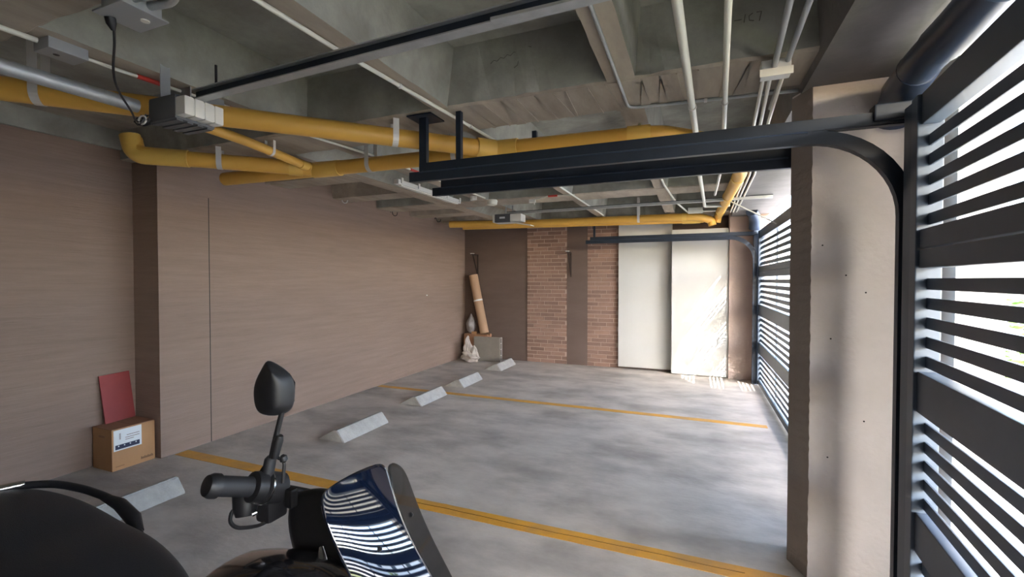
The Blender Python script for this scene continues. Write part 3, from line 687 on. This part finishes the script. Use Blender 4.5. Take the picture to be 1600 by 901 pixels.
# mirror
obj('mirror_stem', tube(fillet([(-.826, .684, 1.085), (-.818, .688, 1.132), (-.811, .692, 1.168), (-.797, .698, 1.228)], .02, 4), .0055, 10), 'black', mc, True)
obj('stem_boot', tube([(-.828, .683, 1.078), (-.820, .687, 1.125), (-.818, .688, 1.13)], .0115, 14, rs=[.0125, .0115, .008]), 'black_matte', mc, True)
obj('stem_joint', tube([(-.812, .69, 1.128), (-.805, .694, 1.165), (-.802, .695, 1.175)], .009, 12, rs=[.008, .010, .007]), 'black', mc, True)
obj('mirror_lever', tube(fillet([(-.808, .692, 1.13), (-.795, .70, 1.12), (-.797, .697, 1.075)], .012, 4), .0035, 8), 'black', mc, True)
obj('lever_ball', tube([(-.799, .697, 1.134), (-.797, .698, 1.130), (-.795, .699, 1.122), (-.794, .70, 1.118)], .008, 10, rs=[.003, .008, .008, .003]), 'black', mc, True)
obj('cable', tube(fillet([(-.822, .684, 1.125), (-.838, .675, 1.10), (-.842, .672, 1.07)], .02, 5), .002, 6), 'black', mc, True)
# mirror shell: outline in its own plane, domed towards the camera
cM = Vector((-.812, .693, 1.272)); eu = Vector((.876, .482, 0)).normalized(); ev = Vector((0, 0, 1)); en = Vector((.44, -.88, .12)).normalized()
out2 = [(-.012, .060), (.006, .050), (.028, .033), (.039, .012), (.037, -.030), (.030, -.045), (.018, -.052), (0, -.056), (-.020, -.054), (-.036, -.046), (-.041, -.02), (-.041, .005), (-.034, .026), (-.024, .044), (-.018, .056)]
rings = []
for (ku, kv, du, dep) in ((1.0, 1.0, 0, -.010), (1.03, 1.03, 0, -.002), (1.0, 1.0, 0, .005), (.88, .90, .002, .012), (.45, .72, .011, .026), (.10, .62, .014, .031)):
    rings.append([cM+eu*((a+.006)*ku-.006+du)+ev*(c*kv-.004*(1-kv))+en*dep for (a, c) in out2])
ms_ = obj('mirror_shell', loft(rings), 'black', mc); subd(ms_, 2)
gl = obj('mirror_glass', prism([(a*.93, c*.93) for a, c in out2], 'z', -.0005, .0005), 'glass_black', mc, local=True)
mx = Matrix((eu, ev, eu.cross(ev))).transposed().to_4x4(); mx.translation = cM+en*-.0115-Vector(mc.location)
gl.data.transform(mx)
# instrument boot / head cowl behind the visor
hc = obj('headset_cowl', loft([[Vector(p) for p in r] for r in (
    [(-.815, .715, 1.05), (-.75, .74, 1.06), (-.74, .80, 1.04), (-.81, .79, 1.02)],
    [(-.835, .70, 1.0), (-.72, .72, 1.04), (-.70, .82, 1.0), (-.82, .81, .97)],
    [(-.83, .69, .95), (-.67, .69, 1.0), (-.64, .82, .97), (-.80, .82, .92)],
    [(-.775, .66, .90), (-.61, .67, .95), (-.58, .82, .92), (-.74, .82, .87)],
    [(-.70, .64, .83), (-.55, .67, .87), (-.52, .82, .85), (-.68, .82, .81)])]), 'black', mc); subd(hc, 2)
obj('cowl_light', tube([(-.665, .668, .985), (-.648, .655, .955)], .012, 10, rs=[.004, .013]), 'chrome', mc, True)
# leg shield and body
ls = obj('leg_shield', loft([[Vector(p) for p in r] for r in (
    [(-.62, .50, .93), (-.50, .64, .93), (-.50, .80, .90), (-.62, .86, .90)],
    [(-.58, .44, .75), (-.44, .62, .76), (-.44, .78, .76), (-.58, .92, .75)],
    [(-.56, .44, .55), (-.44, .60, .54), (-.44, .78, .54), (-.56, .92, .55)],
    [(-.60, .48, .32), (-.52, .60, .32), (-.52, .76, .32), (-.60, .88, .32)])]), 'gloss_black', mc); subd(ls, 2)
tp = obj('knee_panel', loft([[Vector(p) for p in r] for r in (
    [(-.87, .52, .925), (-.87, .60, .945), (-.87, .70, .93), (-.87, .70, .84), (-.87, .52, .84)],
    [(-.83, .51, .945), (-.83, .60, .965), (-.83, .71, .945), (-.83, .71, .84), (-.83, .51, .84)],
    [(-.70, .53, .985), (-.70, .62, .995), (-.69, .72, .965), (-.69, .72, .84), (-.70, .53, .84)],
    [(-.60, .54, .975), (-.60, .62, .985), (-.60, .72, .94), (-.60, .72, .82), (-.60, .53, .82)],
    [(-.54, .56, .92), (-.54, .62, .93), (-.54, .72, .90), (-.54, .72, .80), (-.54, .55, .80)])]), 'gloss_black', mc); subd(tp, 2)
obj('panel_trim', tube(fillet([(-.74, .51, .962), (-.69, .535, .985), (-.63, .545, .982), (-.58, .555, .955)], .04, 5), .003, 6), 'strap', mc, True)
obj('step_board', bx(-1.10, -.56, .50, .86, .28, .34, .03), 'black_matte', mc, True)
by = obj('body_shell', loft([[Vector((x, .63+a*w, zc+c*hh)) for a, c in ((-1, -.6), (-1, .3), (-.6, .95), (.6, .95), (1, .3), (1, -.6), (0, -1))] for x, w, zc, hh in (
    (-1.06, .08, .52, .20), (-1.16, .13, .58, .22), (-1.45, .165, .62, .20), (-1.75, .15, .67, .16), (-2.0, .08, .72, .08))]), 'gloss_black', mc); subd(by, 2)
def seatring(x, w, zt, hh, cyy, n=14):
    r = []
    for k in range(n):
        a = 2*PI*k/n; c, s = math.cos(a), math.sin(a)
        r.append(Vector((x, cyy+w*math.copysign(abs(c)**.75, c), zt-hh+hh*math.copysign(abs(s)**.7, s))))
    return r
st = obj('seat', loft([seatring(x, w, z, h_, c) for x, w, z, h_, c in (
    (-1.035, .05, .775, .04, .61), (-1.07, .095, .81, .055, .61), (-1.18, .125, .845, .065, .61), (-1.32, .14, .868, .07, .615), (-1.45, .14, .868, .07, .62), (-1.55, .145, .885, .07, .62), (-1.72, .14, .90, .07, .62), (-1.88, .11, .895, .06, .62), (-1.95, .05, .87, .04, .62))]), 'vinyl', mc); subd(st, 2)
ed = []
for k in range(25):
    t = k/24; x = -1.02-.95*t
    ed.append((x, .61+(.035+.108*math.sin(min(1, t*2.6+.12)*PI/2)), .795-.045*(1-t)+.012*math.sin(t*PI)))
obj('seat_piping', tube(ed, .006, 8), 'black', mc, True)
gr = [(-1.90, .60, .884), (-1.872, .65, .889), (-1.846, .708, .889), (-1.79, .756, .881), (-1.718, .785, .866), (-1.631, .798, .852), (-1.545, .797, .838), (-1.47, .785, .815), (-1.43, .775, .79)]
obj('grab_rail', tube(fillet(gr, .03, 4), .011, 12, rs=None), 'black', mc, True)
obj('grab_rail_foot', tube([(-1.64, .797, .850), (-1.56, .798, .842), (-1.48, .789, .82), (-1.44, .778, .795)], .017, 12, rs=[.010, .017, .019, .014]), 'black', mc, True)
sl = obj('rail_insert', tube([(-1.872, .651, .892), (-1.847, .706, .892)], .0118, 12), 'chrome', mc, True); sl['label'] = 'silver insert in the grab rail'
# running gear
def wheel(x, r, w):
    y = .68
    bm = BM(); prof = [(-w/2, r-.09), (-w/2, r-.03), (-w*.3, r), (w*.3, r), (w/2, r-.03), (w/2, r-.09)]
    rr = []
    for k in range(32):
        a = 2*PI*k/32; rr.append([Vector((x+q*math.cos(a), y+p, r+q*math.sin(a))) for p, q in prof])
    rr.append(rr[0]); t = obj('tyre', loft(rr, bm, cap=False), 'black_matte', mc, True)
    bm = BM(); tube([(x, y-.05, r), (x, y+.05, r)], .045, 16, bm); 
    for k in range(5):
        a = 2*PI*k/5; tube([(x+.03*math.cos(a), y, r+.03*math.sin(a)), (x+(r-.07)*math.cos(a), y, r+(r-.07)*math.sin(a))], .016, 8, bm)
    obj('rim', bm, 'grey_plastic', mc, True)
wheel(-.38, .24, .09); wheel(-1.66, .24, .10)
obj('fork', tube([(-.38, .61, .24), (-.50, .63, .72)], .02, 12), 'steel', mc, True)
obj('fork', tube([(-.38, .75, .24), (-.50, .75, .72)], .02, 12), 'steel', mc, True)
fd = BM(); rr = []
for k in range(9):
    a = math.radians(20+k*17); rr.append([Vector((-.38+.275*math.cos(a), .68+p, .24+(.275+q)*math.sin(a))) for p, q in ((-.06, -.03), (-.05, .01), (.05, .01), (.06, -.03))])
obj('front_fender', loft(rr, fd), 'gloss_black', mc, True)
obj('engine_case', bx(-1.70, -1.25, .72, .86, .20, .42, .05), 'grey_plastic', mc, True)
obj('stand', tube([(-1.15, .58, .30), (-1.05, .45, .02), (-1.02, .44, .012)], .012, 8), 'black', mc, True)

# ================================================================== OUTDOORS
struct('ground_outside', bx(1.0, 26, -16, 24, -.14, -.02), 'ground')
kerb = struct('trim_1', bx(1.0, 1.06, -3, 8.2, -.1, .0), 'ground')
struct('wall_upper', bx(-4.9, 1.0, -6.5, 9.5, 3.05, 3.35), 'facade')
struct('sun_cut_overhang', prism([(1.0, -6.5), (3.6, -6.5), (3.6, 4.52), (2.23, 4.52), (1.0, 6.59)], 'z', 2.84, 3.05), 'facade')  # unseen overhang, outline cut to shape the sun patch at the doors
gs = obj('lawn_strip', bx(3.2, 4.6, -6, 5.5, -.02, .03), 'grass'); gs['kind'] = 'stuff'; gs['label'] = 'strip of sunlit grass outside the gates'
def shrub(x, y, r, h, label, seed):
    rnd = random.Random(seed); t = thing('shrub', label, 'shrub', (x, y, 0))
    obj('stem', tube([(x, y, -.02), (x+.02, y, h*.6)], .02, 6), 'rust', t)
    bm = BM()
    for i in range(420):
        a = rnd.uniform(0, 2*PI); e = math.acos(rnd.uniform(-1, 1)); q = r*rnd.uniform(.55, 1)
        c = Vector((x+q*math.sin(e)*math.cos(a), y+q*math.sin(e)*math.sin(a), h*.6+h*.42*math.cos(e)*q/r))
        m3 = Matrix.Rotation(rnd.uniform(0, 6), 3, 'Z') @ Matrix.Rotation(rnd.uniform(-1.2, 1.2), 3, 'X')
        vs = [bm.verts.new(c+m3 @ Vector(p)) for p in ((-.07, 0, 0), (0, -.028, .01), (.07, 0, 0), (0, .028, .01))]
        bm.faces.new(vs)
    f = obj('foliage', bm, 'leaf', t); f['kind'] = 'stuff'
    return t
shrub(4.2, 1.9, .45, .9, 'sunlit green shrub outside the near gate', 3)
shrub(3.6, 7.6, .4, 1.3, 'sunlit green shrub seen through the far gate', 5)
hs = thing('house', 'pale rendered house across the street outside the gates', 'house', (18, 4, -.02))
obj('wall', bx(17, 19, -10, 20, -.02, 2.6), 'facade', hs)
for y in (-6, -2, 2, 6, 10, 14):
    w = obj('window', bx(16.95, 17.0, y, y+1.4, .9, 2.1), 'facade', hs); obj('pane', bx(16.94, 16.95, y+.08, y+1.32, .98, 2.02), 'pane', w)
